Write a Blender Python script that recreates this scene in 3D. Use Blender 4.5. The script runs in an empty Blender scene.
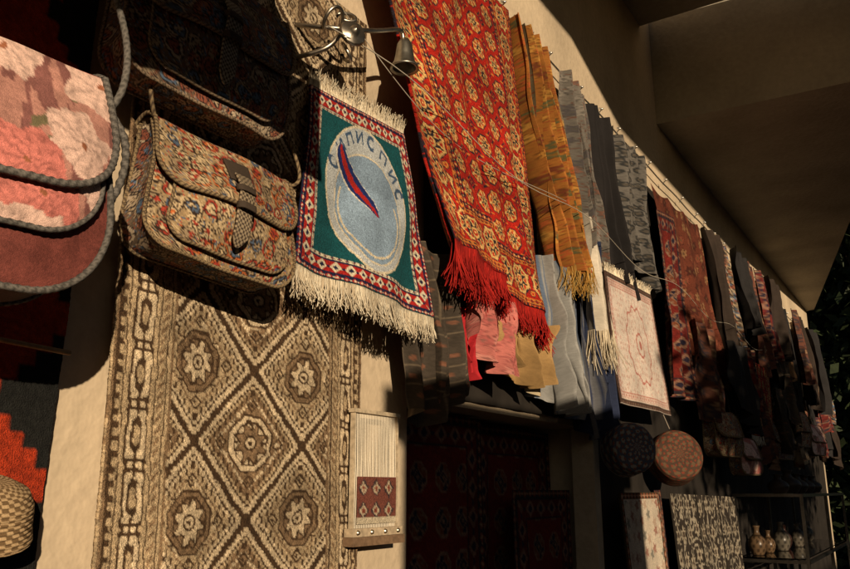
import bpy, math, numpy as np
from mathutils import Vector
rng=np.random.default_rng(7)
sc=bpy.context.scene
col=sc.collection
# ------------------------------------------------------------------ helpers
def link(o,parent=None):
    col.objects.link(o)
    if parent: o.parent=parent
    return o
def empty(name):
    e=bpy.data.objects.new(name,None); e.empty_display_size=.1
    return link(e)
def make_mesh(name,V,F,C=None,mat=None,parent=None,smooth=True):
    V=np.asarray(V,dtype=np.float32).reshape(-1,3); F=np.asarray(F,dtype=np.int32)
    me=bpy.data.meshes.new(name)
    me.vertices.add(len(V)); me.vertices.foreach_set('co',V.ravel())
    k=F.shape[1]; me.loops.add(F.size); me.loops.foreach_set('vertex_index',F.ravel())
    me.polygons.add(len(F)); me.polygons.foreach_set('loop_start',np.arange(0,F.size,k,dtype=np.int32))
    me.update(calc_edges=True)
    me.polygons.foreach_set('use_smooth',np.full(len(F),smooth))
    if C is not None:
        C=np.asarray(C,dtype=np.float32).reshape(-1,3)
        A=np.ones((len(V),4),dtype=np.float32); A[:,:3]=C
        at=me.color_attributes.new('Col','FLOAT_COLOR','POINT'); at.data.foreach_set('color',A.ravel())
    me.validate(); me.update()
    o=bpy.data.objects.new(name,me)
    if mat: me.materials.append(mat)
    return link(o,parent)
def grid_faces(nv,nu,wrap=False,base=0):
    i=np.arange(nv-1)[:,None]; 
    if wrap: j=np.arange(nu)[None,:]; j2=(j+1)%nu
    else: j=np.arange(nu-1)[None,:]; j2=j+1
    a=i*nu+j; b=i*nu+j2; c=(i+1)*nu+j2; d=(i+1)*nu+j
    return np.stack([a,d,c,b],-1).reshape(-1,4)+base
def grid_mesh(name,P,C,mat,parent=None,wrap=False):
    nv,nu=P.shape[:2]
    C=np.broadcast_to(np.asarray(C,dtype=float),P.shape)
    return make_mesh(name,P,grid_faces(nv,nu,wrap),C,mat,parent)
class Batch:
    def __init__(s): s.V=[];s.F=[];s.C=[];s.n=0
    def add(s,V,F,C):
        V=np.asarray(V,float).reshape(-1,3)
        s.V.append(V); s.F.append(np.asarray(F)+s.n); s.C.append(np.broadcast_to(np.asarray(C,float),V.shape) if np.ndim(C)==1 else np.asarray(C,float).reshape(-1,3)); s.n+=len(V)
    def make(s,name,mat,parent=None,smooth=True):
        return make_mesh(name,np.concatenate(s.V),np.concatenate(s.F),np.concatenate(s.C),mat,parent,smooth)
def tube_geo(pts,r,n=8,c1=(.3,.3,.3),c2=None,twist=0.02,closed=False):
    P=np.asarray(pts,float); m=len(P)
    T=np.gradient(P,axis=0); T/=np.linalg.norm(T,axis=1)[:,None]+1e-9
    ref=np.array([.31,.17,.93]) if abs(T[:,2]).mean()<.8 else np.array([1.,.1,.05])
    N=np.cross(T,ref); N/=np.linalg.norm(N,axis=1)[:,None]+1e-9; B=np.cross(T,N)
    L=np.concatenate([[0],np.cumsum(np.linalg.norm(np.diff(P,axis=0),axis=1))])
    th=np.arange(n)*2*np.pi/n
    ph=th[None,:]*1+L[:,None]/twist*2*np.pi
    rr=np.broadcast_to(np.asarray(r,float),(m,))[:,None]*(1+(.14*np.sin(2*ph) if c2 is not None else 0*ph))
    V=P[:,None]+rr[...,None]*(np.cos(th)[None,:,None]*N[:,None]+np.sin(th)[None,:,None]*B[:,None])
    C=np.broadcast_to(np.array(c1,float),V.shape).copy()
    if c2 is not None: C[np.sin(2*ph)>0.1]=c2
    return V,C
def tube(name,pts,r,mat,parent=None,n=8,c1=(.3,.3,.3),c2=None,twist=.02):
    V,C=tube_geo(pts,r,n,c1,c2,twist); return grid_mesh(name,V,C,mat,parent,True)
def resample(pts,n):
    P=np.asarray(pts,float); L=np.concatenate([[0],np.cumsum(np.linalg.norm(np.diff(P,axis=0),axis=1))])
    t=np.linspace(0,L[-1],n); return np.stack([np.interp(t,L,P[:,k]) for k in range(3)],-1)
def spline(pts,n=80):
    P=np.asarray(pts,float); P=np.vstack([2*P[0]-P[1],P,2*P[-1]-P[-2]]); out=[]; m=len(P)-3
    for i in range(m):
        t=np.linspace(0,1,max(4,n//m),endpoint=False)[:,None]; a,b,c,d=P[i:i+4]
        out.append(.5*((2*b)+(-a+c)*t+(2*a-5*b+4*c-d)*t*t+(-a+3*b-3*c+d)*t**3))
    out.append(P[-2][None]); return resample(np.concatenate(out),n)
def lathe(name,prof,org,axis,mat,parent=None,n=40,cf=(.3,.3,.3)):
    ax=np.array(axis,float); ax/=np.linalg.norm(ax)
    ref=np.array([0,0,1.]) if abs(ax[2])<.8 else np.array([1.,0,0])
    A=np.cross(ax,ref); A/=np.linalg.norm(A); B=np.cross(ax,A)
    pr=np.array(prof,float); th=np.arange(n)*2*np.pi/n
    V=np.array(org)+pr[:,1][:,None,None]*ax+pr[:,0][:,None,None]*(np.cos(th)[None,:,None]*A+np.sin(th)[None,:,None]*B)
    if callable(cf): C=cf(np.broadcast_to(th[None,:],V.shape[:2]),np.broadcast_to(np.linspace(0,1,len(pr))[:,None],V.shape[:2]))
    else: C=cf
    return grid_mesh(name,V,C,mat,parent,True)
def box_geo(b,x0,x1,y0,y1,z0,z1,c):
    V=np.array([[x,y,z] for x in(x0,x1) for y in(y0,y1) for z in(z0,z1)])
    F=np.array([[0,1,3,2],[4,6,7,5],[0,4,5,1],[2,3,7,6],[0,2,6,4],[1,5,7,3]])
    b.add(V,F,c)
def box(name,x0,x1,y0,y1,z0,z1,c,mat,parent=None):
    b=Batch(); box_geo(b,x0,x1,y0,y1,z0,z1,c); o=b.make(name,mat,parent,False)
    return o
# ------------------------------------------------------------------ materials
def mat_attr(name,rough=.9,noise=450,var=.35,bump=.4,dist=.002,metal=0,coarse=8,cvar=.2):
    m=bpy.data.materials.new(name); m.use_nodes=True; nt=m.node_tree; N=nt.nodes; Lk=nt.links
    bs=N['Principled BSDF']; at=N.new('ShaderNodeAttribute'); at.attribute_name='Col'
    tc=N.new('ShaderNodeTexCoord')
    n1=N.new('ShaderNodeTexNoise'); n1.inputs['Scale'].default_value=noise; n1.inputs['Detail'].default_value=2
    n2=N.new('ShaderNodeTexNoise'); n2.inputs['Scale'].default_value=coarse; n2.inputs['Detail'].default_value=4
    Lk.new(tc.outputs['Object'],n1.inputs['Vector']); Lk.new(tc.outputs['Object'],n2.inputs['Vector'])
    r1=N.new('ShaderNodeMapRange'); r1.inputs[1].default_value=.25; r1.inputs[2].default_value=.75; r1.inputs[3].default_value=1-var; r1.inputs[4].default_value=1+var
    r2=N.new('ShaderNodeMapRange'); r2.inputs[1].default_value=.3; r2.inputs[2].default_value=.7; r2.inputs[3].default_value=1-cvar; r2.inputs[4].default_value=1+cvar
    Lk.new(n1.outputs[0],r1.inputs[0]); Lk.new(n2.outputs[0],r2.inputs[0])
    mu=N.new('ShaderNodeMath'); mu.operation='MULTIPLY'; Lk.new(r1.outputs[0],mu.inputs[0]); Lk.new(r2.outputs[0],mu.inputs[1])
    vm=N.new('ShaderNodeVectorMath'); vm.operation='SCALE'; Lk.new(at.outputs['Color'],vm.inputs[0]); Lk.new(mu.outputs[0],vm.inputs['Scale'])
    Lk.new(vm.outputs[0],bs.inputs['Base Color'])
    bs.inputs['Roughness'].default_value=rough; bs.inputs['Metallic'].default_value=metal
    bs.inputs['Specular IOR Level'].default_value=.2 if metal==0 else .5
    if bump:
        bp=N.new('ShaderNodeBump'); bp.inputs['Strength'].default_value=bump; bp.inputs['Distance'].default_value=dist
        Lk.new(n1.outputs[0],bp.inputs['Height']); Lk.new(bp.outputs[0],bs.inputs['Normal'])
    return m
M_carpet=mat_attr('carpet_pile',.95,430,.38,1.,.005)
M_cloth=mat_attr('cloth_weave',.85,900,.18,.4,.001)
M_bag=mat_attr('bag_tapestry',.8,800,.3,.6,.0018)
M_cord=mat_attr('cord',.85,700,.25,.4,.001)
M_metal=mat_attr('aged_metal',.38,60,.25,.1,.001,1)
M_wood=mat_attr('wood',.55,90,.3,.3,.001)
M_ceram=mat_attr('ceramic',.3,40,.06,0,.001)
M_stone=mat_attr('stone',.9,40,.2,.5,.006,0,2,.25)
M_leaf=mat_attr('leaf',.6,20,.3,0,.001,0,1.5,.4)
M_plaster=mat_attr('plaster',.92,38,.08,.7,.005,0,1.9,.22)
M_glass=bpy.data.materials.new('glass'); M_glass.use_nodes=True
g=M_glass.node_tree.nodes['Principled BSDF']; g.inputs['Transmission Weight'].default_value=1; g.inputs['Roughness'].default_value=.03; g.inputs['IOR'].default_value=1.3
# ------------------------------------------------------------------ noise + design tools (procedural woven patterns)
def vnoise(x,y,seed=0):
    r=np.random.default_rng(seed).random((128,128))
    xi=np.floor(x).astype(int); yi=np.floor(y).astype(int); fx=x-xi; fy=y-yi
    fx=fx*fx*(3-2*fx); fy=fy*fy*(3-2*fy)
    a=r[yi%128,xi%128]; b=r[yi%128,(xi+1)%128]; c=r[(yi+1)%128,xi%128]; d=r[(yi+1)%128,(xi+1)%128]
    return (a*(1-fx)+b*fx)*(1-fy)+(c*(1-fx)+d*fx)*fy
def fbm(x,y,seed=0,o=3):
    s=0;a=.5
    for k in range(o): s=s+a*vnoise(x*2**k+17*k,y*2**k,seed+k); a*=.5
    return s/(1-.5**o)
def vor(x,y,seed=0,jit=.7):
    R=np.random.default_rng(seed).random((64,64,3)); xi=np.floor(x).astype(int); yi=np.floor(y).astype(int)
    bd=np.full(x.shape,9.); dx=np.zeros(x.shape); dy=np.zeros(x.shape); idd=np.zeros(x.shape)
    for i in(-1,0,1):
        for j in(-1,0,1):
            q=R[(yi+j)%64,(xi+i)%64]
            ex=x-(xi+i+.5+jit*(q[...,0]-.5)); ey=y-(yi+j+.5+jit*(q[...,1]-.5)); d=np.hypot(ex,ey); m=d<bd
            bd=np.where(m,d,bd); dx=np.where(m,ex,dx); dy=np.where(m,ey,dy); idd=np.where(m,q[...,2],idd)
    return bd,np.arctan2(dy,dx),idd
def base(U,c): 
    return np.broadcast_to(np.array(c,float),U.shape+(3,)).copy()
def pick(idd,cols):
    return np.array(cols)[np.clip((idd*len(cols)).astype(int),0,len(cols)-1)]
def knot(U,V,s): return (np.floor(U/s)+.5)*s,(np.floor(V/s)+.5)*s
def jitter(C,a,seed=1):
    r=np.random.default_rng(seed); return C*(1+a*(r.random(C.shape[:2])[...,None]-.5)*2)
def edge(U,V,W,H):
    dl=U;dr=W-U;dt=V;db=H-V; d=np.minimum(np.minimum(dl,dr),np.minimum(dt,db))
    s=np.where((d==dl)|(d==dr),V,U); return d,s
def border(C,d,s,d0,d1,bc,c1,c2,per,line=None):
    m=(d>=d0)&(d<d1); C[m]=bc
    t=np.abs(np.mod(s,per)/per-.5)*2; n=np.abs(d-(d0+d1)/2)/((d1-d0)/2)
    C[m&(t+n<.85)]=c1; C[m&(t+n<.42)]=c2; C[m&((1-t)+n*1.3<.3)]=c2
    if line is not None: C[m&(n>.82)]=line
def D_beige(U,V,W,H):
    k=.0032; u,v=knot(U+.005*(fbm(U/.2,V/.2,40)-.5)*2+.002*(vnoise(U/.02,V/.02,42)-.5)*2,V+.005*(fbm(U/.2,V/.2,41)-.5)*2+.002*(vnoise(U/.02,V/.02,43)-.5)*2,k)
    lt=(.43,.315,.19); md=(.22,.14,.078); dk=(.065,.036,.018); pale=(.58,.45,.295)
    C=base(U,lt); bw=.135; d,s=edge(u,v+.5,W,H+1.5)
    st=.0064; n=23; a=st*n
    x=u-.335-.01; y=v-1.13
    def cell(x,y):
        return np.mod(x+a,2*a)-a, np.mod(y+a,2*a)-a
    X1,Y1=cell(x,y); X2,Y2=cell(x+a,y+a)
    m=(np.abs(X1)+np.abs(Y1))<(np.abs(X2)+np.abs(Y2)); X=np.where(m,X1,X2);Y=np.where(m,Y1,Y2)
    K=np.floor(np.abs(X)/st)+np.floor(np.abs(Y)/st)
    big=m
    C[big]=md; C[~big]=lt
    C[K>=21]=dk; C[(K>=19)&(K<21)]=pale; C[K==18]=dk
    C[(K==17)]=np.where(big[...,None],np.array(lt),np.array(pale))[K==17]
    zz=((np.floor(np.abs(X)/st/1.0)-np.floor(np.abs(Y)/st))%4)<2
    C[((K==16)|(K==15))&zz]=dk
    C[(K==13)]=np.where(big[...,None],np.array(pale),np.array(md))[K==13]
    aX,aY=np.abs(X),np.abs(Y); oc=np.maximum(np.maximum(aX,aY),(aX+aY)*.74); r=np.hypot(X,Y); th=np.arctan2(Y,X)
    c1=np.where(big[...,None],np.array(pale),np.array(md)); c2=np.where(big[...,None],np.array(md),np.array(pale))
    C[oc<.058]=dk; mm=oc<.053; C[mm]=c1[mm]; C[(oc<.044)&(oc>.040)]=dk
    fl=r*(1+.22*np.cos(8*th+np.where(big,0,math.pi/8*3))); mm=fl<.036; C[mm]=dk; mm=fl<.030; C[mm]=c2[mm]; C[r<.016]=dk; C[r<.011]=pale; C[r<.005]=dk
    C[(np.minimum(aX,aY)<.0022)&(r>.03)&(r<.041)]=dk
    for (ox,oy) in((.075,0),(0,.075)):
        ex=np.abs(aX-ox); ey=np.abs(aY-oy); e=ex+ey; C[(e<.016)&(e>.010)]=dk; C[e<.005]=dk
    ex=np.abs(aX-.047); ey=np.abs(aY-.047); w2=(np.maximum(ex,ey)<.009)&(np.maximum(ex,ey)>.005)&(K<14); C[w2]=dk
    f=vnoise(u/.013+50,v/.013,3); C[(K<13)&(oc>.06)&(f>.8)]=pale
    mb=d<bw; C[mb]=lt
    def stripe(a0,a1,c): C[(d>=a0)&(d<a1)]=c
    stripe(0,.006,md); stripe(.006,.012,dk)
    t=np.mod(s,.024)<.012; C[(d>=.014)&(d<.024)&t]=dk; stripe(.026,.030,dk)
    nn=(d-.063); tt=np.mod(s,.105)-.0525
    hexd=np.maximum(np.abs(nn)/.024,(np.abs(tt)/.046*.62+np.abs(nn)/.024*.38)); band=(d>=.03)&(d<.096)
    C[band&(hexd<1)]=dk; C[band&(hexd<.8)]=pale; C[band&(hexd<.48)]=dk; C[band&(hexd<.25)]=lt
    C[band&(np.abs(np.abs(tt)-.0525)<.011)&(np.abs(nn)<.019)]=dk; C[band&(np.abs(np.abs(tt)-.0525)<.005)&(np.abs(nn)<.013)]=pale
    C[band&(np.abs(nn)<.0035)&(np.abs(tt)>.035)]=dk
    stripe(.096,.100,dk); t=np.mod(s+d,.02)<.01; C[(d>=.102)&(d<.114)&t]=md; stripe(.118,.123,dk);stripe(.127,.135,md)
    C=C*(.72+.56*fbm(u*4,v*14,5)[...,None])*(.8+.4*vnoise(U/.009,V/.009,77)[...,None])
    return jitter(C,.35)
def gul(C,X,Y,r,cols,out):
    oc=np.maximum(np.maximum(np.abs(X),np.abs(Y)),(np.abs(X)+np.abs(Y))*.74)
    C[oc<r]=out; q=(X*Y>0)
    C[(oc<r*.84)&q]=cols[0]; C[(oc<r*.84)&~q]=cols[1]
    C[(np.abs(X)+np.abs(Y)<r*.62)]=out; C[(np.abs(X)+np.abs(Y)<r*.44)]=cols[2]; C[(np.abs(X)+np.abs(Y)<r*.18)]=out
    dd=np.hypot(np.abs(X)-r*.5,np.abs(Y)-r*.5); C[dd<r*.12]=out
def D_red(U,V,W,H):
    u,v=knot(U+.004*(fbm(U/.15,V/.15,60)-.5)*2,V+.004*(fbm(U/.15,V/.15,61)-.5)*2,.0032); red=(.36,.014,.007); C=base(U,red); navy=(.020,.014,.022); org=(.52,.17,.035); cream=(.60,.36,.13)
    px,py=.108,.092
    for sx in(0,.5):
        X=np.mod(u-.14+px*sx,px)-px/2; Y=np.mod(v+py*sx,py)-py/2
        aX,aY=np.abs(X),np.abs(Y); r=np.hypot(X,Y*1.05); th=np.arctan2(Y,X)
        if sx==0:
            oc=np.maximum(np.maximum(aX*.9,aY),(aX+aY)*.72); C[oc<.036]=navy; C[oc<.031]=org; C[oc<.026]=red
            p=r*(1+.4*np.cos(8*th)); C[p<.022]=cream; C[p<.014]=navy; C[r<.005]=cream
        else:
            e=aX+aY; C[(e<.027)&(e>.019)]=navy; C[e<.011]=navy; C[e<.005]=org
            C[((aX<.0025)|(aY<.0025))&(e<.034)&(e>.018)]=org
    d,s=edge(u,v+2,W,H+2)
    m=d<.165; C[m]=red
    border(C,d,s,.0,.014,navy,red,org,.02)
    border(C,d,s,.014,.028,org,navy,red,.024)
    m=(d>=.028)&(d<.135); C[m]=np.array(red)
    n=d-.081; P_=.112; t=np.mod(s,P_)-P_/2; r=np.hypot(n,t); th=np.arctan2(n,t)
    C[m&(r*(1+.05*np.cos(8*th))<.050)]=navy; C[m&(r*(1+.05*np.cos(8*th))<.046)]=cream; C[m&(r<.038)]=red
    p=r*(1+.35*np.cos(8*th)); C[m&(p<.034)]=cream; C[m&(p<.026)]=navy; C[m&(r<.016)]=cream; C[m&(r<.010)]=red; C[m&(r<.004)]=cream
    t2=np.abs(np.mod(s+P_/2,P_)-P_/2); q=np.hypot(t2,np.abs(n)-.035); C[m&(q<.012)]=navy; C[m&(q<.009)]=org; C[m&(q<.004)]=red
    border(C,d,s,.135,.148,org,navy,red,.024)
    border(C,d,s,.148,.165,navy,red,cream,.026)
    C*= (.65+.7*fbm(u*2,v*12,9)[...,None])
    return jitter(C,.32,2)
def D_logo(U,V,W,H):
    u,v=knot(U,V,.0022); teal=(.006,.070,.080); navy=(.012,.014,.045); red=(.36,.016,.012); cream=(.62,.53,.38); blu=(.22,.30,.40); pale=(.44,.46,.47)
    C=base(U,teal); d,s=edge(u,v,W,H)
    border(C,d,s,0,.012,navy,red,cream,.02)
    border(C,d,s,.012,.046,red,cream,navy,.036,navy)
    border(C,d,s,.046,.056,cream,navy,red,.018)
    x=(u-W*.50); y=(v-H*.50); e=np.hypot(x/.168,y/.20)
    C[e<1]=cream; C[e<.97]=pale
    e2=np.hypot((x)/.132,(y-.03)/.150); C[(e2<1)&(e<.97)]=cream; C[e2<.97]=blu
    e3=np.hypot(x/.118,(y-.045)/.118); C[(e3<1)&(e3>.95)&(y>.0)]=cream; C[(e3<=.95)&(y>-.02)]=np.array(blu)*1.15
    for k,(ang,kind) in enumerate([(-158,0),(-137,1),(-117,2),(-97,1),(-76,0),(-55,2),(-35,1),(-17,0)]):
        a=math.radians(ang); cx,cy=.146*math.cos(a),.172*math.sin(a)+.004
        p=(x-cx)*-math.sin(a)+(y-cy)*math.cos(a); q=(x-cx)*math.cos(a)+(y-cy)*math.sin(a)
        if kind==0: mm=(np.abs(np.hypot(p,q*.8)-.014)<.005)&(p<.009)
        elif kind==1: mm=((np.abs(np.abs(p)-.013)<.004)|(np.abs(p-q*.7)<.004))&(np.abs(q)<.019)&(np.abs(p)<.017)
        else: mm=((np.abs(np.abs(p)-.013)<.004)|((q>.009)&(q<.018)))&(np.abs(q)<.018)&(np.abs(p)<.017)
        C[mm]=(.05,.09,.16)
    t=(y+.12)/.17; cc=-.105+.13*np.clip(t,0,1)**1.6; w_=np.sin(np.pi*np.clip(t,0,1))**.55; on=(t>0)&(t<1)
    for off,cl,wd in((-.004,(.66,.60,.5),.040),(-.022,(.012,.025,.12),.013),(.001,red,.015),(.023,(.012,.025,.12),.011)):
        C[on&(np.abs(x-cc-off*w_)<wd*w_)]=cl
    C=C*(.75+.5*fbm(u*5,v*14,4)[...,None]); return jitter(C,.28,5)
def D_kilim(U,V,W,H):
    u,v=knot(U,V,.006); red=(.36,.035,.010); blk=(.012,.012,.011); C=base(U,red)
    z=np.abs(np.mod(v/.13+.5,2)-1)*.12; z=np.floor(z/.024)*.024; b=np.mod(u+z-.02,.30)
    C[b<.13]=blk; C[(b>.13)&(b<.142)]=(.30,.2,.10); return jitter(C*(.7+.6*fbm(u*4,v*16,6)[...,None]),.3,3)
def D_darkred(U,V,W,H):
    u,v=knot(U,V,.006); C=base(U,(.14,.014,.010)); d,s=edge(u,v,W,H); gul(C,np.mod(u,.13)-.065,np.mod(v,.13)-.065,.045,((.02,.015,.03),(.16,.045,.02),(.02,.02,.03)),(.20,.11,.07))
    border(C,d,s,0,.03,(.02,.015,.02),(.16,.035,.02),(.24,.15,.09),.04); border(C,d,s,.03,.1,(.10,.012,.01),(.2,.1,.065),(.02,.015,.03),.09,(.02,.015,.02))
    return jitter(C,.3,3)
def paisley(cols,ground,line,cell=.045,seed=0):
    def D(U,V,W,H):
        C=base(U,ground); wx=U+.012*(fbm(U/.04,V/.04,seed)-.5)*2; wy=V+.012*(fbm(U/.04+9,V/.04,seed+3)-.5)*2
        r,th,i=vor(wx/cell,wy/cell,seed,.6)
        th2=th+i*6; rr=r*(1+.25*np.cos(th2)+.08*np.cos(3*th2))
        C[rr<.50]=line; m=rr<.45; C[m]=pick(i,cols)[m]
        C[(rr<.35)&(rr>.30)]=line; m=(rr<.30); C[m]=pick(np.mod(i*3.7+.3,1),cols)[m]
        p=r*(1+.4*np.cos(6*th)); C[p<.17]=line; m=p<.13; C[m]=pick(np.mod(i*7.1,1),cols)[m]
        f=fbm(U/.012,V/.012,seed+8,2); sc_=np.abs(np.mod(f*7,1)-.5)<.13; C[sc_&(rr>.5)]=pick(np.mod(f*13,1),cols)[sc_&(rr>.5)]
        s2=np.abs(np.mod(f*5,1)-.5)<.07; C[s2&(rr<.45)]=line
        return jitter(C,.25,seed+1)
    return D
ORG=(.42,.11,.03); CRM=(.46,.34,.20); BLU=(.07,.10,.15); REDD=(.30,.035,.02)
D_pais=paisley([ORG,CRM,BLU,CRM,REDD,(.28,.2,.12)],(.28,.19,.10),(.028,.016,.010),.030,3)
D_paisdark=paisley([(.28,.11,.06),(.34,.26,.18),(.08,.12,.18),(.2,.06,.035),(.3,.22,.14)],(.11,.075,.05),(.015,.01,.01),.038,6)
def D_pink(U,V,W,H):
    n=fbm(U/.05,V/.05,2); C=base(U,(.46,.22,.175)); C=C*(.6+.75*n[...,None])
    m=fbm(U/.018,V/.06,11)>.57; C[m]=C[m]*np.array((.5,.42,.46))
    wx=U+.014*(fbm(U/.03,V/.03,50)-.5)*2; wy=V+.014*(fbm(U/.03,V/.03,51)-.5)*2
    r,th,i=vor(wx/.11,wy/.11,21,.8); lay=np.floor(r*11); pt_=np.abs(np.cos((3+lay*.5)*th+lay*1.9+i*5)); st=.50+.65*pt_**.45*(.75+.5*np.mod(r*11,1))
    m=(r*(1+.10*np.cos(5*th+i*5))<.45); pc=np.where((i>.45)[...,None],np.array((.62,.41,.34)),np.array((.54,.17,.14)))*np.clip(st,.35,1.2)[...,None]; C[m]=pc[m]
    C[(r<.06)]=(.28,.10,.05)
    lf=vor(U/.05,V/.05,33,.9); q=lf[0]*(1+.6*np.cos(2*lf[1]+lf[2]*6)); mm=(q<.22)&(~m)&(lf[2]>.5); C[mm]=(.16,.13,.07)
    return jitter(C*(.8+.4*fbm(U/.01,V/.01,52)[...,None]),.15)
def D_maroon(U,V,W,H):
    C=base(U,(.17,.045,.035))*(.6+.8*fbm(U/.02,V/.02,3)[...,None]); return jitter(C,.2)
def floral(ground,cols,cell=.07,seed=0,size=.34,n=6):
    def D(U,V,W,H):
        C=base(U,ground)*(.75+.5*fbm(U/.15,V/.15,seed)[...,None]); r,th,i=vor(U/cell,V/cell,seed,.8)
        p=r*(1+.25*np.cos(n*th+i*6)); m=p<size; C[m]=pick(i,cols)[m]; C[(p<size)&(p>size*.85)]=np.array(ground)*.5; C[p<size*.3]=np.array(cols[0])*.5
        f=fbm(U/(cell*.4),V/(cell*.4),seed+5); m=(np.abs(f-.5)<.02)&(p>size); C[m]=np.array(cols[-1])*.7
        return jitter(C,.15,seed)
    return D
def D_white(U,V,W,H):
    u,v=knot(U,V,.003); pale=(.74,.62,.54); pk=(.52,.20,.16); C=base(U,pale); d,s=edge(u,v,W,H)
    r,th,i=vor(u/.028,v/.028,4,.5); m=(r*(1+.3*np.cos(5*th))<.25)&(i>.3); C[m]=(.62,.40,.33)
    x=u-W/2;y=v-H/2; e=np.hypot(x/.19,y/.17)*(1+.05*np.cos(12*np.arctan2(y,x))); C[(e<1)&(e>.94)]=pk; C[e<.34]=pk; C[e<.27]=pale; C[e<.12]=pk
    border(C,d,s,.0,.02,(.07,.04,.03),(.12,.06,.04),(.3,.2,.15),.02); border(C,d,s,.026,.055,(.62,.42,.35),pale,pk,.04,pk)
    return jitter(C,.12,3)
def D_leop(U,V,W,H):
    C=base(U,(.10,.09,.08)); r,th,i=vor(U/.04,V/.04,5,.9); C[(r<.4)&(r>.22)]=(.02,.02,.02); C[r<.2]=(.06,.05,.04); return jitter(C,.2)
def plain(c,amp=.3):
    def D(U,V,W,H): return jitter(base(U,c)*(1-amp/2+amp*fbm(U/.02,V/.2,3)[...,None]),.1)
    return D
def striped(c,c2,per=.06):
    def D(U,V,W,H):
        C=base(U,c)*(.8+.4*fbm(U/.03,V/.2,3)[...,None]); t=np.mod(U,per)/per; C[(t<.12)|((t>.2)&(t<.25))]=c2; return jitter(C,.12)
    return D
def D_check(U,V,W,H):
    C=base(U,(.045,.034,.025)); m=(np.mod(U,.05)<.003)|(np.mod(V,.05)<.003); C[m]=(.12,.09,.06); r,th,i=vor(U/.05,V/.05,8,.5); C[r<.14]=(.14,.06,.035); return jitter(C,.2)
def D_swirl(U,V,W,H):
    u,v=knot(U,V,.005); f=fbm(u/.09,v/.09,31); C=base(U,(.035,.026,.02)); C[np.abs(np.mod(f*5,1)-.5)<.13]=(.34,.29,.22)
    r,th,i=vor(u/.12,v/.12,3,.3); p=r*(1+.3*np.cos(6*th)); C[p<.3]=(.04,.03,.02); C[p<.25]=(.36,.30,.22); C[p<.12]=(.05,.03,.02)
    x=np.mod(u,.46); C[(x<.03)]=(.02,.015,.01); return jitter(C,.25)
def D_litrug(U,V,W,H):
    u,v=knot(U,V,.004); C=base(U,(.62,.52,.41)); d,s=edge(u,v,W,H+1); border(C,d,s,0,.03,(.06,.04,.02),(.3,.08,.04),(.4,.3,.2),.04)
    r,th,i=vor(u/.07,v/.07,9,.6); p=r*(1+.3*np.cos(5*th)); m=(p<.26)&(d>.03); C[m]=pick(i,[(.38,.2,.15),(.25,.23,.19),(.5,.36,.27)])[m]; return jitter(C,.15)
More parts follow.
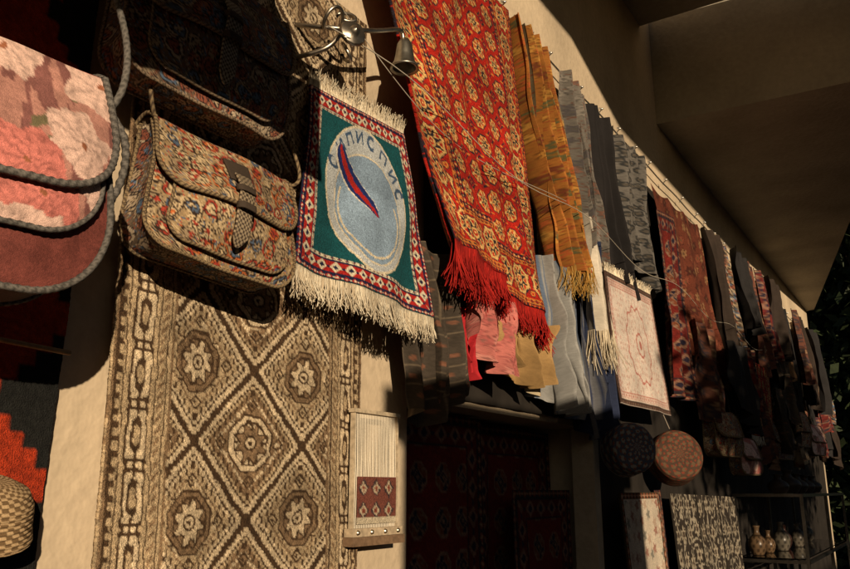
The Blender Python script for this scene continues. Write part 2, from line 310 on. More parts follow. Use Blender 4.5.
# ------------------------------------------------------------------ cloth builder
def cloth(name,D,TL,TR,BR,BL,res=.004,amp=.006,nf=2.5,seed=0,mat=None,fr=None,ragged=0,sag=.0,solid=0,parent=None,gather=0.,DW=None,pile=0):
    TL,TR,BR,BL=[np.array(p,float) for p in(TL,TR,BR,BL)]
    W=max(np.linalg.norm(TR-TL),np.linalg.norm(BR-BL)); H=.5*(np.linalg.norm(BL-TL)+np.linalg.norm(BR-TR))
    nu=max(8,int(W/res)); nv=max(8,int(H/res))
    def P(u,v):
        u=np.asarray(u,float)[...,None]; v=np.asarray(v,float)[...,None]
        vv=v
        if ragged: 
            vv=v*(1-ragged*(vnoise(u*3+seed,0*u+seed,seed+2)))
        p=(TL*(1-u)+TR*u)*(1-vv)+(BL*(1-u)+BR*u)*vv
        gr=(gather+(1-gather)*vv**.8)
        ph=2*np.pi*(nf*u+.15*np.sin(4*vv+seed)+.1*seed)
        dx=amp*gr*(np.sin(ph)+.4*np.sin(2.3*ph+1.7*vv+seed))+amp*.8*(fbm(u*2.5+seed,vv*2.5,seed+4)-.5)*2*gr
        p=p.copy(); p[...,0]+=dx[...,0]; p[...,2]-=(sag*np.abs(np.sin(np.pi*u*3))*(1-v))[...,0]; p[...,1]+=(amp*.4*np.cos(ph)*gr+amp*.8*(vnoise(vv*2.5+seed,u*.7,seed+9)-.5)*2*(u>.5))[...,0]
        return p
    Ug,Vg=np.meshgrid(np.linspace(0,1,nu),np.linspace(0,1,nv)); PP=P(Ug,Vg)
    w2=DW or W
    C=D(Ug*w2,Vg*H,w2,H)
    if pile:
        rr=np.random.default_rng(seed+3).random(Ug.shape); PP[...,0]+=pile*(rr+.8*np.clip(C.mean(-1)/.4,0,1)+1.2*vnoise(Ug*W/.012,Vg*H/.012,88))
        sh=np.random.default_rng(seed+4).random(Ug.shape); PP[...,1]+=pile*.5*(sh-.5); PP[...,2]-=pile*.5*(rr-.5)
    o=grid_mesh(name,PP,np.clip(C,0,1),mat or M_carpet,parent)
    if solid:
        s=o.modifiers.new('thick','SOLIDIFY'); s.thickness=solid; s.offset=0
    def fringe(nm,v0,sgn,cols,L,n,rad,curl=.3):
        b=Batch(); r=np.random.default_rng(seed+50); k=6
        nb=max(1,n//4)
        for i in range(n):
            bi=i//4; uu=(bi+.5)/nb+(r.random()-.5)*.9/nb; p0=P(np.array(uu),np.array(v0)).reshape(3)
            ctr=P(np.array((bi+.5)/nb),np.array(v0)).reshape(3)
            l=L*(.70+.4*r.random()); t=np.linspace(0,1,k)[:,None]
            drift=(r.random(3)-.5)*np.array([.6,.6,.1])*l
            q=p0+(ctr-p0)*(np.sin(np.pi*np.clip(t*1.6,0,1))*.7)+t*np.array([0,0,-sgn*l])+drift*t**2+np.array([.01*curl,0,0])*np.sin(t*6+r.random()*6)*t
            V,Cc=tube_geo(q,rad*(1-.3*t[:,0]),3)
            c=np.array(cols[r.integers(len(cols))])*(.7+.45*r.random())
            b.add(V,grid_faces(k,3,True),c)
        b.make(nm,M_cord,o)
    if fr:
        for (nm,v0,sgn,cols,L,n,rad) in fr: fringe(nm,v0,sgn,cols,L,n,rad)
    return o
# ------------------------------------------------------------------ bag builder
def bag(name,org,w,h,dep,yaw,roll,Dbody,Dflap,fh,rc,rf,pc1,pc2,pr,gus,strapc=None,handle=None,pocket=True,pitch=0,band=(.05,.035,.025),Dp=None,pk=(.8,.42,.5)):
    e=empty(name); o=np.array(org,float); y=math.radians(yaw); rl=math.radians(roll); pt=math.radians(pitch)
    N=np.array([math.cos(y),-math.sin(y),0]); A0=np.array([math.sin(y),math.cos(y),0]); Z0=np.array([0,0,1.])
    Nn=N*math.cos(pt)+Z0*math.sin(pt); Nn/=np.linalg.norm(Nn); Z1=np.cross(Nn,A0)
    if Z1[2]<0: Z1=-Z1
    A=A0*math.cos(rl)-Z1*math.sin(rl); Z=A0*math.sin(rl)+Z1*math.cos(rl)
    def T(a,b,c): return o+a[...,None]*A-b[...,None]*Z+c[...,None]*Nn
    def hw(b,w,h,r):
        db=np.clip(h-b,0,None); x=np.where(db<r,w/2-r+np.sqrt(np.clip(r*r-(r-db)**2,0,None)),w/2); return x*(1-.03*np.cos(b/h*3))
    def cf(a,b):
        t=np.clip(b/h,0,1); s=np.clip(a/(w/2),-1,1)
        return dep*(.5+.5*np.sin(np.pi/2*np.clip(t*1.3,0,1)))*(.86)+dep*.28*(1-s*s)*np.sin(np.pi*np.clip(t*.9+.08,0,1))+.004*np.sin(a*30+b*20)+.003*np.sin(a*13-b*37)
    def panel(nm,pw,ph,r,b0,off,D,m=M_bag,res=.0028,flat=False):
        nv=int(ph/res);nu=int(pw/res); t=np.linspace(0,1,nv)**.9; s=np.linspace(-1,1,nu)
        b=(t*ph)[:,None]+0*s[None,:]; a=hw(b,pw,ph,r)*s[None,:]
        c=cf(a,b+b0)+off if not flat else 0*a+off
        return grid_mesh(nm,T(a,b+b0,c),np.clip(D(a+pw/2+.01,b+.01,pw,ph),0,1),m,e)
    def upath(pw,ph,r,b0,off,n=60,flat=False):
        t=np.linspace(0,1,n); t=1-(1-t)**1.6; bl=t*ph; al=-hw(bl,pw,ph,r)
        ab=np.linspace(al[-1],-al[-1],24)[1:-1]; a=np.concatenate([al,ab,-al[::-1]]); b=np.concatenate([bl,np.full(22,ph),bl[::-1]])
        c=cf(a,b+b0)+off if not flat else 0*a+off
        return a,b+b0,c
    panel('front_panel',w,h,rc,0,0,Dbody); panel('back_panel',w,h,rc,0,.01,Dbody,res=.01,flat=True)
    a,b,c=upath(w,h,rc,0,0)
    L=np.concatenate([[0],np.cumsum(np.hypot(np.diff(a),np.diff(b)))])
    up=resample(np.stack([a,b,c],-1),300)
    aa=up[:,0][:,None]*(1-.05*np.sin(np.pi*np.linspace(0,1,24)[None,:])); bb=up[:,1][:,None]+0*aa; cc=up[:,2][:,None]*(1-np.linspace(0,1,24)[None,:])+.01*np.linspace(0,1,24)[None,:]
    Lg=np.linspace(0,L[-1],300)[:,None]+0*aa; grid_mesh('gusset',T(aa,bb,cc),np.clip(gus(Lg,cc,1,1),0,1),M_bag,e)
    for nm,(pa,pb,pcx) in {'front_piping':upath(w,h,rc,0,.002),'back_piping':upath(w,h,rc,0,.012,flat=True)}.items():
        q=resample(T(pa,pb,pcx),260); tube(nm,q,pr,M_cord,e,8,pc1,pc2,pr*5)
    if pocket:
        pw,ph,pb0=w*pk[0],h*pk[1],h*pk[2]; panel('pocket',pw,ph,rc*.8,pb0,.009,Dp or Dbody)
        pa,pb,pcx=upath(pw,ph,rc*.8,pb0,.009); tube('pocket_piping',resample(T(pa,pb,pcx),200),pr*.8,M_cord,e,8,pc1,pc2,pr*5)
    fw=w*1.03; panel('flap',fw,fh,rf,0,.016,Dflap)
    nu=int(fw/.004); s=np.linspace(-1,1,nu)[None,:]; q=np.linspace(0,1,10)[:,None]
    k0=hw(np.zeros(1),fw,fh,rf)[0]; aT=k0*s+0*q; c1=cf(aT,0*aT)+.016; cT=.004+(c1-.004)*q; bT=-.014*np.sin(np.pi*q)+0*aT
    grid_mesh('flap_top',T(aT,bT,cT),np.clip(Dflap(aT+fw/2,cT+.3,fw,fh),0,1),M_bag,e)
    pa,pb,pcx=upath(fw,fh,rf,0,.018); tube('flap_piping',resample(T(pa,pb,pcx),260),pr*1.05,M_cord,e,8,pc1,pc2,pr*5)
    for sg in(-1,1):
        aE=np.full(10,sg*k0); tube('flap_edge',resample(T(aE,bT[:,0],cT[:,0 if sg<0 else -1]),30),pr,M_cord,e,8,pc1,pc2,pr*5)
    if strapc:
        sw=.036; L0,L1=h*.26,h*.86; nv,nu=80,18; t=np.linspace(0,1,nv)[:,None]; s=np.linspace(-1,1,nu)[None,:]
        wid=sw/2*np.where(t>.86,np.clip((1-t)/.14,0,1)**.6,1); aS=wid*s; bS=L0+(L1-L0)*t+0*s
        cS=cf(aS,bS)+.026+.004*np.sin(t*9)
        chk=((np.floor((bS)/.0045)+np.floor((aS+.1)/.0045))%2)[...,None]; Cs=np.where(chk>0,np.array(strapc),np.array(band)); 
        o2=grid_mesh('strap_tab',T(aS,bS,cS),Cs,M_bag,e); so=o2.modifiers.new('t','SOLIDIFY'); so.thickness=.004
        for bb0 in(h*.40,h*.55):
            nv2=8; bS=bb0-.006+.012*np.linspace(0,1,nv2)[:,None]+0*s; aS=(sw/2+.005)*s+0*bS; o4=grid_mesh('strap_loop',T(aS,bS,cf(aS,bS)+.034-.012*np.abs(s)**6),band,M_bag,e)
            so=o4.modifiers.new('t','SOLIDIFY'); so.thickness=.003
        t=np.linspace(0,1,24)[:,None]; aS=.5*sw*1.5*s+0*t; bS=h*.12+h*.2*t+0*s; o3=grid_mesh('strap_base',T(aS,bS,cf(aS,bS)+.021),band,M_bag,e)
        so=o3.modifiers.new('t','SOLIDIFY'); so.thickness=.004
    if handle:
        for i,hp in enumerate(handle):
            q=spline(hp,110); tube('shoulder_strap',q,pr*1.1,M_cord,e,8,pc1,pc2,pr*6)
    return e
# ================================================================== SETTING
gb=Batch(); gb.add([[-80,-80,0],[80,-80,0],[80,140,0],[-80,140,0]],[[0,1,2,3]],(.07,.065,.06)); gb.make('ground',M_stone,None,False)
pb=Batch(); box_geo(pb,.02,2.6,-6,16,.003,.12,(.18,.155,.13)); pb.make('pavement',M_stone,None,False)
PL=(.48,.38,.265)
shop=empty('shop_building')
def wall(nm,*a,c=PL): return box(nm,*a,c,M_plaster,shop)
wall('wall_front',-.3,0,-4,1.80,0,6)
wall('wall_lintel',-.3,0,1.80,3.12,1.74,6)
wall('wall_far',-.3,0,3.12,10.7,0,6)
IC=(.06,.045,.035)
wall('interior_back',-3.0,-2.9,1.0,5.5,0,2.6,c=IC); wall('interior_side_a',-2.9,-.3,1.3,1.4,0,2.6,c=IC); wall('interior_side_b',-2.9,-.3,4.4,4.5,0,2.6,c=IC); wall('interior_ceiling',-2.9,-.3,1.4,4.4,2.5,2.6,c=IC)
wall('door_post',-.05,.04,3.06,3.12,0,1.737,c=(.4,.33,.24))
def prism(nm,poly,z0,z1,c,parent=None):
    n=len(poly); V=[[x,y,z0] for x,y in poly]+[[x,y,z1] for x,y in poly]
    me=bpy.data.meshes.new(nm); me.from_pydata(V,[],[list(range(n))[::-1],list(range(n,2*n))]+[[i,(i+1)%n,n+(i+1)%n,n+i] for i in range(n)]); me.update()
    at=me.color_attributes.new('Col','FLOAT_COLOR','POINT')
    for d in at.data: d.color=(*c,1)
    me.materials.append(M_plaster); return link(bpy.data.objects.new(nm,me),parent or shop)
prism('upper_storey_overhang',[(.001,4.5),(1.33,4.56),(.10,10.62),(.001,10.69)],3.64,6,(.36,.32,.25))
prism('shade_blocker_slab',[(.001,-4),(2.7,-4),(2.7,1.0),(3.5,1.0),(3.5,4.3),(.001,4.3)],4.2,4.4,(.36,.32,.26))  # unseen slab, added and shaped to shade the upper wall and overhang face
ob=empty('sky_blocker_building'); bb_=Batch(); box_geo(bb_,14,20,-40,30,0,4.0,(.25,.2,.16)); box_geo(bb_,13.8,14,-40,30,3.9,4.15,(.3,.25,.2))  # unseen building, added to block low sky light and ground bounce
for i in range(17):
    box_geo(bb_,13.96,13.999,-38+4*i,-36.6+4*i,1.2,2.9,(.03,.03,.035)); box_geo(bb_,13.9,13.999,-38.1+4*i,-36.5+4*i,1.1,1.198,(.3,.27,.22))
bb_.make('blocker_facade',M_plaster,ob,False)
aw=empty('shade_blocker_awning')  # unseen awning, added to cast shade on the upper paisley bag
cloth('blocker_canvas',plain((.2,.17,.12)),(.01,-.6,3.0),(.01,.76,3.0),(.76,.76,2.62),(.76,-.6,2.62),.03,.01,3,1,M_cloth,parent=aw)
cloth('blocker_valance',plain((.2,.17,.12)),(.765,-.6,2.62),(.765,.76,2.62),(.765,.76,2.34),(.765,-.6,2.34),.02,.01,5,2,M_cloth,parent=aw)
b=Batch(); box_geo(b,3,3.5,-.62,.70,0,2.38,(.3,.25,.2)); box_geo(b,2.95,3.55,-.67,.75,2.38,2.50,(.33,.28,.23)); b.make('shade_blocker_pillar',M_stone,None,False)  # unseen pillar, added to keep the sun out of the shop opening
def tree(name,base_,ht,crown,nclump,nleaf,ls,seed,cc=(.05,.075,.025)):
    r=np.random.default_rng(seed); e=empty(name); bx,by=base_; (cx,cy,cz,rx,ry,rz)=crown
    def P(n,noise=.15):
        t=np.linspace(0,1,n)[:,None]; return np.array([bx,by,0])*(1-t)+np.array([cx,cy,cz])*t+noise*np.sin(t*5+np.arange(3))*t
    tr=P(20); tube('trunk',tr,np.linspace(.22,.07,20)*ht/5,M_wood,e,10,(.07,.05,.035))
    ctr=[]
    for i in range(nclump):
        while 1:
            p=r.random(3)*2-1
            if (p**2).sum()<1: break
        ctr.append(np.array([cx,cy,cz])+p*np.array([rx,ry,rz]))
    for i in range(min(12,nclump)):
        s=tr[8+i%10]; q=np.linspace(0,1,8)[:,None]; tube('limb',s*(1-q)+ctr[i]*q+np.array([0,0,.2])*np.sin(q*3),np.linspace(.06,.012,8)*ht/5,M_wood,e,6,(.07,.05,.035))
    ctr=np.array(ctr); c=ctr[r.integers(0,nclump,nleaf)]; p=c+r.normal(size=(nleaf,3))*np.array([rx,ry,rz])*.15
    d1=r.normal(size=(nleaf,3)); d1/=np.linalg.norm(d1,axis=1)[:,None]; d2=np.cross(d1,r.normal(size=(nleaf,3))); d2/=np.linalg.norm(d2,axis=1)[:,None]
    s=ls*(.6+.8*r.random((nleaf,1))); V=np.stack([p-d1*s,p+d2*s*.45,p+d1*s,p-d2*s*.45],1)
    C=np.array(cc)*(.5+r.random((nleaf,1)))*np.array([1,1,1]); C=np.repeat(C[:,None],4,1)
    make_mesh('crown',V.reshape(-1,3),np.arange(nleaf*4).reshape(-1,4),C.reshape(-1,3),M_leaf,e,False)
tree('shade_tree',(5.8,3.2),5,(5.3,3.0,3.15,1.0,2.5,.72),55,14500,.06,3)
tree('pine_tree',(1.2,15),6,(1.0,15,4.2,2.2,1.6,3.6),80,24000,.13,5,(.03,.042,.018))
tree('pine_tree',(.2,18),8,(-.5,19,5,3.5,2.0,4.5),90,24000,.16,8,(.025,.035,.015))
# ================================================================== OBJECTS
cloth('persian_carpet',D_beige,(.03,.835,2.72),(.03,1.545,2.72),(.035,1.545,.85),(.035,.85,.85),.0030,.008,1.5,1,solid=.006,pile=.0016)
cloth('kilim_rug',D_kilim,(.02,.15,1.83),(.02,.765,1.83),(.02,.765,.9),(.02,.15,.9),.006,.006,1.5,2,pile=.0015)
cloth('kilim_rug',D_kilim,(.03,.15,3.0),(.03,.765,3.0),(.03,.75,2.02),(.03,.15,2.02),.006,.008,1.5,3,pile=.0015)
tube('wooden_rod',[(.06,.25,1.70),(.07,.5,1.715),(.08,.74,1.705)],.004,M_wood,None,8,(.3,.2,.1))
def wick(th,t):
    return np.where((np.sin(th*20)*np.sin(t*80)>0)[...,None],np.array((.42,.29,.16)),np.array((.14,.085,.04)))
wp=np.array([(.0,.10),(.05,.098),(.085,.08),(.10,.05),(.105,.0),(.11,-.02),(.112,-.03),(.10,-.028)])*.62
wpp=resample(np.c_[wp,np.zeros(8)],90)[:,:2]; wpp[:,0]*=1+.02*np.sin(np.arange(90)*1.57)
lathe('wicker_basket',wpp,(.07,.64,1.455),(.35,-.1,.95),M_bag,None,220,wick)
gr1=(.15,.135,.12); gr2=(.05,.045,.04)
bag('floral_handbag',(.16,.44,2.06),.40,.33,.13,8,-2,D_maroon,D_pink,.20,.11,.11,gr1,gr2,.0048,plain((.08,.065,.06)),None,
    [[(.27,.625,2.00),(.28,.645,2.06),(.25,.66,2.16),(.18,.655,2.32),(.10,.64,2.55)],[(.26,.635,2.03),(.29,.650,1.97),(.29,.645,1.90),(.27,.61,1.82)]],pocket=True,Dp=D_pink,pk=(.9,.68,.1))
pp1=(.24,.17,.09); pp2=(.04,.025,.018)
bag('paisley_shoulder_bag',(.08,.985,2.115),.325,.235,.095,4,4,D_pais,D_pais,.125,.05,.07,pp1,pp2,.0036,D_paisdark,(.30,.23,.15),
    [[(.12,.83,2.11),(.13,.80,2.20),(.08,.83,2.5),(.04,.95,2.72)],[(.12,1.15,2.10),(.14,1.18,2.14),(.10,1.14,2.3),(.04,.97,2.72)]])
bag('paisley_shoulder_bag',(.08,.93,2.46),.37,.29,.09,4,2,D_paisdark,D_paisdark,.16,.06,.08,(.24,.17,.11),(.04,.03,.02),.0036,D_paisdark,(.3,.26,.2),
    [[(.12,.76,2.46),(.10,.80,2.7),(.03,.93,3.0)],[(.12,1.11,2.45),(.10,1.07,2.7),(.03,.95,3.0)]])
cf_=[(.62,.53,.39),(.54,.44,.31),(.68,.6,.46)]
cloth('medallion_rug',D_logo,(.06,1.29,2.42),(.07,1.68,2.44),(.15,1.70,1.925),(.12,1.20,1.955),.0024,.012,1.4,4,None,
   [('fringe_bottom',1.,1,cf_,.065,640,.0014),('fringe_top',0.,-1,cf_,.045,460,.0014)],solid=.006,pile=.0006)
br=empty('iron_bracket_lamp'); mc=(.38,.33,.27)
for (r0,cy,cz,ph) in((.035,1.28,2.56,0),(.028,1.34,2.50,2.2),(.022,1.33,2.60,4.)):
    t=np.linspace(0,5.2,60); rr=r0*(1-t/7.5); tube('scroll',np.stack([.13+.02*np.sin(t),cy+rr*np.cos(t+ph),cz+rr*np.sin(t+ph)],-1),.0045,M_metal,br,8,mc)
tube('arm',spline([(.0,1.25,2.58),(.13,1.30,2.55),(.15,1.42,2.60),(.15,1.53,2.66),(.15,1.55,2.64)],60),.006,M_metal,br,8,mc)
tube('arm_rear',spline([(.0,1.25,2.48),(.10,1.29,2.50),(.13,1.32,2.55)],30),.006,M_metal,br,8,mc)
lathe('bell_shade',[(.004,.05),(.012,.045),(.02,.03),(.024,.0),(.028,-.02),(.036,-.035),(.038,-.04),(.03,-.038)],(.15,1.555,2.60),(0,0,1),M_metal,br,32,(.4,.38,.33))
lathe('rosette',[(0,.02),(.012,.015),(.016,.0),(.03,.004),(.034,-.004),(.01,-.01)],(.17,1.31,2.53),(1,-.5,.1),M_metal,br,12,mc)
lathe('wall_plate',[(0,.02),(.03,.014),(.045,.004),(.05,0)],(.001,1.25,2.53),(1,0,0),M_metal,br,24,mc)
# loom
lm=empty('miniature_loom'); wc=(.40,.32,.22)
for (a,bb) in((1.490,1.495),(1.665,1.670)): box('side_post',.05,.062,a,bb,1.385,1.675,wc,M_wood,lm)
box('lower_beam',.045,.070,1.482,1.678,1.398,1.416,(.36,.28,.19),M_wood,lm); box('foot',.045,.074,1.478,1.682,1.378,1.3975,(.16,.10,.06),M_wood,lm); box('upper_beam',.047,.066,1.486,1.674,1.675,1.684,wc,M_wood,lm)
for k in range(4): lathe('stud',[(0,.005),(.004,.004),(.006,0)],(.0702,1.50+.053*k,1.407),(1,0,0),M_metal,lm,12,(.5,.42,.3))
bt=Batch()
for k in range(34):
    q=.5*math.sin(k*2.1)*.002; yy=1.500+.160*k/33; V,C=tube_geo([(.058,yy,1.416),(.060,yy+q,1.57),(.057,yy,1.675)],.0012,4); bt.add(V,grid_faces(3,4,True),(.60,.53,.42))
bt.make('warp_threads',M_cord,lm)
def D_mini(U,V,W,H):
    u,v=knot(U,V,.004); C=base(U,(.16,.05,.035)); X=np.mod(u,.05)-.025; Y=np.mod(v,.05)-.025; e=np.abs(X)+np.abs(Y); C[e<.022]=(.05,.03,.03); C[e<.016]=(.42,.32,.22); C[e<.008]=(.2,.05,.03); C[np.abs(v-H)<.012]=(.5,.42,.3); return jitter(C,.2)
cloth('woven_piece',D_mini,(.064,1.502,1.53),(.064,1.658,1.53),(.064,1.658,1.425),(.064,1.502,1.425),.003,.0005,1,1,parent=lm)
blk=plain((.020,.016,.013))  # black sheets added behind the goods, their colour standing in for shade
cloth('dark_shade_sheet',blk,(.012,1.86,3.14),(.012,3.12,3.14),(.012,3.12,1.76),(.012,1.86,1.76),.02,.004,6,3,M_cloth)
cloth('dark_shade_sheet',blk,(.012,3.14,3.13),(.012,6.6,3.13),(.012,6.6,.5),(.012,3.14,.5),.025,.006,12,4,M_cloth)
cloth('dark_shade_sheet',blk,(.014,6.62,3.13),(.014,10.5,3.13),(.014,10.5,.5),(.014,6.62,.5),.03,.006,12,5,M_cloth)
rf=[(.38,.013,.009),(.29,.010,.008),(.44,.02,.013)]
cloth('bukhara_carpet',D_red,(.09,1.31,3.21),(.06,2.36,3.21),(.13,2.49,2.03),(.17,1.79,2.15),.0032,.026,2.2,5,None,[('fringe_bottom',1.,1,rf,.09,850,.0018)],solid=.008,sag=.015,DW=.95,pile=.001)
cloth('bukhara_carpet',D_red,(.12,1.66,2.45),(.13,1.86,2.35),(.18,1.93,2.12),(.18,1.77,2.15),.0034,.012,1.0,8,None,[('fringe_bottom',1.,1,rf,.13,280,.0018)],solid=.006,DW=.33)
S=dict(mat=M_cloth,gather=.6)
cloth('dark_headscarf',D_check,(.09,1.58,2.14),(.09,1.93,2.14),(.09,1.96,1.74),(.09,1.68,1.62),.004,.035,2.4,2,ragged=.2,**S)
cloth('pink_scarf',floral((.42,.13,.11),[(.46,.18,.15),(.38,.10,.09)],.05,3),(.13,1.84,2.10),(.13,2.18,2.05),(.14,2.13,1.80),(.13,1.95,1.88),.004,.035,2,3,ragged=.2,**S)
cloth('red_scarf',plain((.34,.015,.02)),(.09,1.86,2.0),(.09,2.02,2.0),(.09,2.0,1.80),(.09,1.93,1.78),.005,.03,2,5,ragged=.2,**S)
cloth('tan_scarf',plain((.33,.20,.08)),(.09,2.05,2.02),(.10,2.5,2.05),(.11,2.42,1.79),(.09,2.12,1.86),.004,.05,2.6,6,ragged=.3,**S)
cloth('tan_scarf',striped((.42,.34,.22),(.22,.12,.06)),(.07,2.25,2.02),(.07,2.55,2.05),(.08,2.5,1.80),(.07,2.35,1.80),.004,.045,2,9,ragged=.35,**S)
cloth('grey_scarf',striped((.24,.235,.225),(.09,.12,.18),.09),(.10,2.47,2.3),(.08,2.76,2.3),(.10,2.80,1.74),(.10,2.52,1.76),.004,.055,3.4,7,ragged=.15,**S)
cloth('navy_scarf',striped((.018,.025,.055),(.10,.10,.11),.1),(.08,2.78,2.5),(.06,3.1,2.5),(.10,3.10,1.70),(.09,2.84,1.66),.005,.05,2.5,11,ragged=.15,**S)
cloth('orange_scarf',floral((.27,.10,.018),[(.38,.18,.035),(.14,.035,.012),(.09,.08,.03),(.34,.08,.02)],.045,5),(.07,2.36,3.19),(.07,2.66,3.19),(.12,2.86,2.26),(.13,2.58,2.22),.004,.055,3.1,1,ragged=.1,fr=[('tassels',1.,1,[(.4,.2,.04),(.45,.28,.08)],.10,220,.0016)],**S)
cloth('patterned_scarf',floral((.12,.09,.05),[(.3,.17,.05),(.05,.05,.02),(.2,.05,.02)],.05,15),(.05,2.44,3.19),(.05,2.80,3.19),(.07,2.90,2.2),(.07,2.64,2.2),.005,.04,2.6,4,ragged=.1,**S)
cloth('patterned_scarf',floral((.12,.105,.09),[(.16,.14,.12),(.07,.06,.06),(.14,.07,.05)],.05,12),(.06,2.82,3.19),(.06,3.12,3.19),(.08,3.12,2.35),(.09,2.86,2.4),.004,.045,2.8,8,ragged=.1,**S)
cloth('white_tasselled_scarf',plain((.5,.44,.36)),(.12,2.84,2.55),(.12,2.97,2.55),(.12,3.07,2.12),(.12,2.92,2.1),.005,.03,1.8,4,fr=[('tassels',1.,1,cf_,.16,160,.002)],**S)
cloth('black_scarf',plain((.012,.010,.010)),(.06,3.10,3.18),(.06,3.40,3.18),(.10,3.50,2.3),(.08,3.2,2.35),.006,.045,2.3,6,ragged=.1,**S)
cloth('leopard_scarf',D_leop,(.06,3.42,3.17),(.06,3.9,3.17),(.08,3.98,2.42),(.09,3.50,2.5),.005,.045,3.3,5,ragged=.12,**S)
cloth('prayer_rug',D_white,(.14,3.02,2.36),(.12,3.70,2.40),(.14,3.84,1.84),(.16,3.07,1.83),.004,.008,1.2,6,None,[('fringe_top',0.,-1,cf_,.04,260,.002)],solid=.008)
cloth('brown_rug',floral((.12,.03,.016),[(.24,.12,.055),(.06,.015,.01),(.2,.055,.03)],.08,3),(.05,4.10,3.12),(.05,5.1,3.17),(.09,5.25,2.08),(.10,4.22,2.25),.006,.04,3,3,sag=.03)
cloth('dark_rug',D_darkred,(.12,3.92,2.9),(.12,4.25,2.95),(.12,4.35,1.95),(.12,3.95,1.95),.006,.03,2,3)
for i,(y0,y1,x,z1) in enumerate([(1.82,2.40,-.10,1.73),(2.42,3.04,-.14,1.72),(2.1,2.7,-.5,1.9),(2.9,3.6,-.5,1.9)]):
    cloth('dark_carpet',D_darkred,(x,y0,z1),(x,y1,z1),(x,y1,.2),(x,y0,.2),.006,.015,2,i)
cloth('dark_carpet',D_darkred,(-.05,2.52,1.50),(-.05,3.02,1.50),(-.03,3.02,.5),(-.03,2.52,.5),.006,.01,2,7)
def capc(c1,c2,c3):
    def f(th,t):
        C=base(th,c1); q=np.sin(th*9+6*t)*np.sin(t*34); C[q>.25]=c2; C[(np.sin(th*14-5*t)*np.sin(t*50+1)>.5)]=c3; C[(t>.93)]=c2; return C
    return f
capp=np.array([(0,.0),(.02,.0),(.04,-.001),(.06,-.003),(.08,-.008),(.092,-.016),(.097,-.03),(.099,-.05),(.101,-.07),(.103,-.09),(.1035,-.1),(.098,-.1)])
cpp=resample(np.c_[capp,np.zeros(12)],90)[:,:2]
lathe('embroidered_cap',cpp,(.22,3.05,1.66),(.75,-.62,.1),M_bag,None,140,capc((.06,.07,.10),(.24,.22,.19),(.18,.06,.04)))
lathe('embroidered_cap',cpp*np.array([1.2,1.1]),(.20,3.72,1.66),(.55,-.75,.2),M_bag,None,140,capc((.055,.03,.018),(.10,.06,.032),(.15,.03,.015)))
for (y,z) in((3.05,1.75),(3.72,1.77)): tube('hanging_string',[(.16,y,z),(.10,y+.02,z+.15),(.05,y+.03,z+.5)],.002,M_cord,None,5,(.3,.25,.2))
cloth('cream_rug',D_litrug,(.10,3.16,1.49),(.10,3.66,1.49),(.14,3.66,.7),(.14,3.16,.7),.004,.01,1,3,solid=.01)
cloth('leaning_dark_rug',D_darkred,(.08,3.68,1.5),(.08,3.78,1.5),(.1,3.8,.6),(.1,3.68,.6),.006,.01,1,3)
cloth('swirl_textile',D_swirl,(.10,3.84,1.485),(.10,5.2,1.46),(.14,5.2,.6),(.14,3.84,.6),.006,.012,3,3)
rail=empty('hanging_rail'); hk=Batch()
V,C=tube_geo([(.035,-.5+.1*i,3.225+.004*math.sin(i)) for i in range(112)],.004,6); hk.add(V,grid_faces(112,6,True),(.45,.42,.38))
ys=[1.35,1.7,2.05,2.34,2.45,2.58,2.76,2.95,3.1,3.35,3.6,3.86,4.1,4.4,4.75,5.1]+[5.3+.28*i for i in range(18)]
for y in ys:
    t=np.linspace(0,4.2,14); q=np.stack([.045+.016*np.sin(t),np.full(14,y)+.004*t,3.235-.018*t*.6-.012*np.cos(t)+.02],-1); V,C=tube_geo(q,.004,6); hk.add(V,grid_faces(14,6,True),(.75,.72,.66))
hk.make('rail_and_hooks',M_metal,rail)
w=np.array([(.17,1.22+.08*i,2.50+.03*math.sin(i*.4)-.02*math.sin(i*.049)) for i in range(0,72)]); tube('clothesline',w,.0015,M_cord,None,5,(.4,.35,.28))
tube('clothesline',spline([(.14,1.24,2.62),(.15,1.8,2.45),(.16,2.6,2.52)],40),.0012,M_cord,None,5,(.4,.35,.28))
# far hanging goods
Ds=[D_darkred,D_paisdark,plain((.018,.016,.016)),plain((.19,.10,.045)),D_check,floral((.11,.04,.025),[(.24,.14,.08),(.035,.025,.03)],.09,4),floral((.28,.20,.13),[(.2,.08,.04),(.12,.1,.08)],.08,14),D_kilim,plain((.36,.28,.18)),plain((.03,.02,.015))]
nm=['dark_rug','paisley_shawl','black_shawl','brown_shawl','checked_shawl','floral_rug','floral_shawl','kilim_rug','cream_shawl','dark_shawl']
r=np.random.default_rng(12); y=5.22
seq=[9,1,2,5,0,9,4,3,2,5,9,6,2,0,1,9,8,5,2,4,0,9,2]; i=0
while y<10.2:
    wd=.22+.3*r.random(); k=seq[i%len(seq)]; ln=.6+.6*r.random(); x=.05+.14*r.random()
    cloth(nm[k],Ds[k],(x,y,3.18),(x,y+wd,3.18),(x+.05,y+wd+.06,3.18-ln),(x+.05,y+.03,3.18-ln-.08*r.random()),.012,.045,2.4,int(r.integers(60)),M_cloth,ragged=.15,gather=.5)
    y+=wd*.8+.03; i+=1
y=4.45; i=3
while y<10.3:
    wd=.22+.3*r.random(); k=seq[(i*5+2)%len(seq)]; top=2.45-.3*r.random(); x=.06+.16*r.random()
    cloth(nm[k],Ds[k],(x,y,top),(x,y+wd,top),(x+.03,y+wd,top-.35-.3*r.random()),(x+.03,y+.02,top-.45-.2*r.random()),.012,.04,2.4,int(r.integers(60)),M_cloth,ragged=.2,gather=.5)
    y+=wd+.04; i+=1
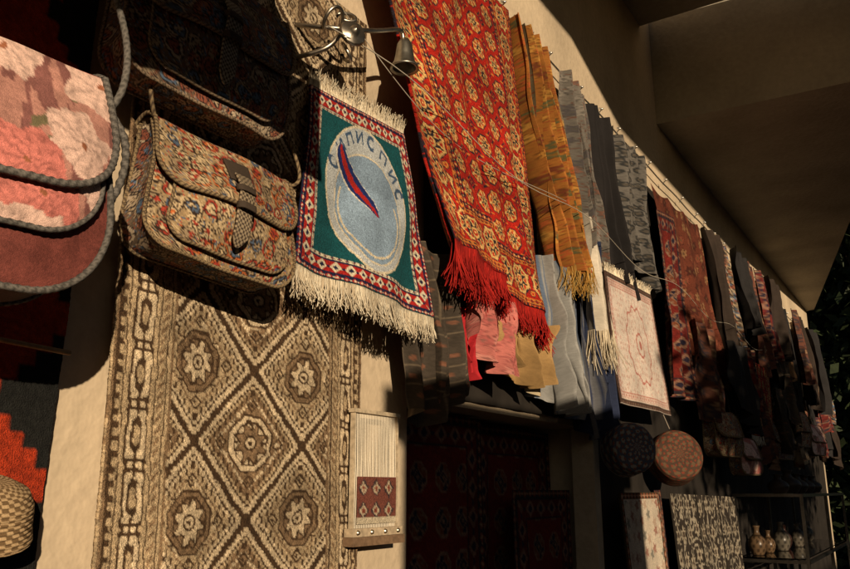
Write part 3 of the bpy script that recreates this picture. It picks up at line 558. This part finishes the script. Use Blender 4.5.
cloth('small_red_rug',D_red,(.18,5.5,2.36),(.18,6.4,2.36),(.18,6.3,1.86),(.18,5.5,1.84),.006,.008,1,4,fr=[('fringe',1.,1,cf_,.06,160,.003)])
for (yy,zz,dd,s) in((4.75,1.92,D_pais,.34),(5.3,1.80,D_pink,.3),(6.6,2.0,D_paisdark,.4),(7.6,2.15,D_pais,.42),(8.6,2.1,D_pink,.4)):
    bag('paisley_shoulder_bag',(.12,yy,zz),s,s*.7,.1,10,0,dd,dd,s*.4,.06,.08,pp1,pp2,.005,D_paisdark,None,[[(.15,yy-s/2,zz),(.1,yy-.05,zz+.3),(.05,yy,zz+.55)],[(.15,yy+s/2,zz),(.1,yy+.05,zz+.3),(.05,yy,zz+.55)]],pocket=False)
# display case
dc=empty('display_case'); fc=(.10,.09,.08); fb=Batch()
x0,x1,y0,y1,z0,z1=.06,.46,5.35,7.6,.125,1.46; tk=.018
for x in(x0,x1-tk):
    for yv in(y0,(y0+y1)/2,y1-tk): box_geo(fb,x,x+tk,yv,yv+tk,z0,z1,fc)
for z in(z1,1.08,.7,.3):
    box_geo(fb,x0,x1,y0-.003,y0+tk,z,z+tk,fc); box_geo(fb,x1-tk,x1+.003,y0+tk,y1,z,z+tk,fc); box_geo(fb,x0,x0+tk,y0+tk,y1,z,z+tk,fc)
fb.make('frame',M_metal,dc,False)
for z in(1.10,.72): box('shelf_glass',x0+.03,x1-.03,y0+.03,y1-.03,z,z+.008,(1,1,1),M_glass,dc)
jug=[(0,0),(.05,0),(.055,.01),(.075,.06),(.08,.1),(.065,.15),(.03,.19),(.025,.23),(.035,.26),(.03,.26),(.02,.22)]
jug_s=spline([(a,b,0) for a,b in jug],40)[:,:2]; jug_s[:,0]=np.clip(jug_s[:,0],0,1)
def band_(c):
    def f(th,t):
        C=base(th,c); C[(np.sin(th*8)*np.sin(t*30)>.3)&(t>.15)&(t<.6)]=np.array(c)*.35; C[(np.abs(t-.12)<.02)|(np.abs(t-.63)<.02)]=np.array(c)*.3; return C
    return f
for i in range(9):
    s=.5+.3*r.random(); cx=.14+.12*r.random(); cy=y0+.18+i*.24
    cc=[(.10,.085,.065),(.03,.035,.045),(.09,.055,.03),(.06,.025,.018)][int(r.integers(4))]
    j=empty('ceramic_jug'); lathe('body',jug_s*s,(cx,cy,1.109),(0,0,1),M_ceram,j,40,band_(cc))
    t=np.linspace(0,np.pi,16); tube('handle',np.stack([cx+0*t,cy+(.03+.05*np.sin(t))*s,1.109+(.16+.05*np.cos(t))*s],-1),.006,M_ceram,j,6,cc)
for i in range(5):
    s=.7+.3*r.random(); cy=y0+.5+i*.4; j=empty('ceramic_vase'); lathe('body',jug_s*np.array([s*1.1,s*.6]),(.25,cy,z1+tk+.001),(0,0,1),M_ceram,j,28,(.05,.035,.025))
# ================================================================== LIGHT + CAMERA
d=Vector((-1,.8,-.25)).normalized()
sl=bpy.data.lights.new('sun','SUN'); sl.energy=5.0; sl.angle=math.radians(.5); sl.color=(1,.80,.55)
so=bpy.data.objects.new('sun',sl); link(so); so.rotation_euler=d.to_track_quat('-Z','Y').to_euler(); so.location=(8,-6,6)
w=bpy.data.worlds.new('World'); sc.world=w; w.use_nodes=True; nt=w.node_tree
sk=nt.nodes.new('ShaderNodeTexSky'); sk.sky_type='NISHITA'; sk.sun_disc=False; sk.sun_elevation=math.asin(-d.z); sk.sun_rotation=math.atan2(-d.x,-d.y)
nt.links.new(sk.outputs[0],nt.nodes['Background'].inputs[0]); nt.nodes['Background'].inputs[1].default_value=.032
cam=bpy.data.cameras.new('camera'); cam.lens=36*800/850; cam.sensor_width=36; cam.clip_start=.02; cam.clip_end=400
co=bpy.data.objects.new('camera',cam); link(co); co.location=(1.2,0,1.5)
az=math.radians(32.4); pt=math.radians(14.4); look=Vector((-math.sin(az)*math.cos(pt),math.cos(az)*math.cos(pt),math.sin(pt)))
co.rotation_euler=look.to_track_quat('-Z','Y').to_euler(); sc.camera=co
sc.view_settings.view_transform='Standard'; sc.view_settings.look='None'; sc.view_settings.exposure=0
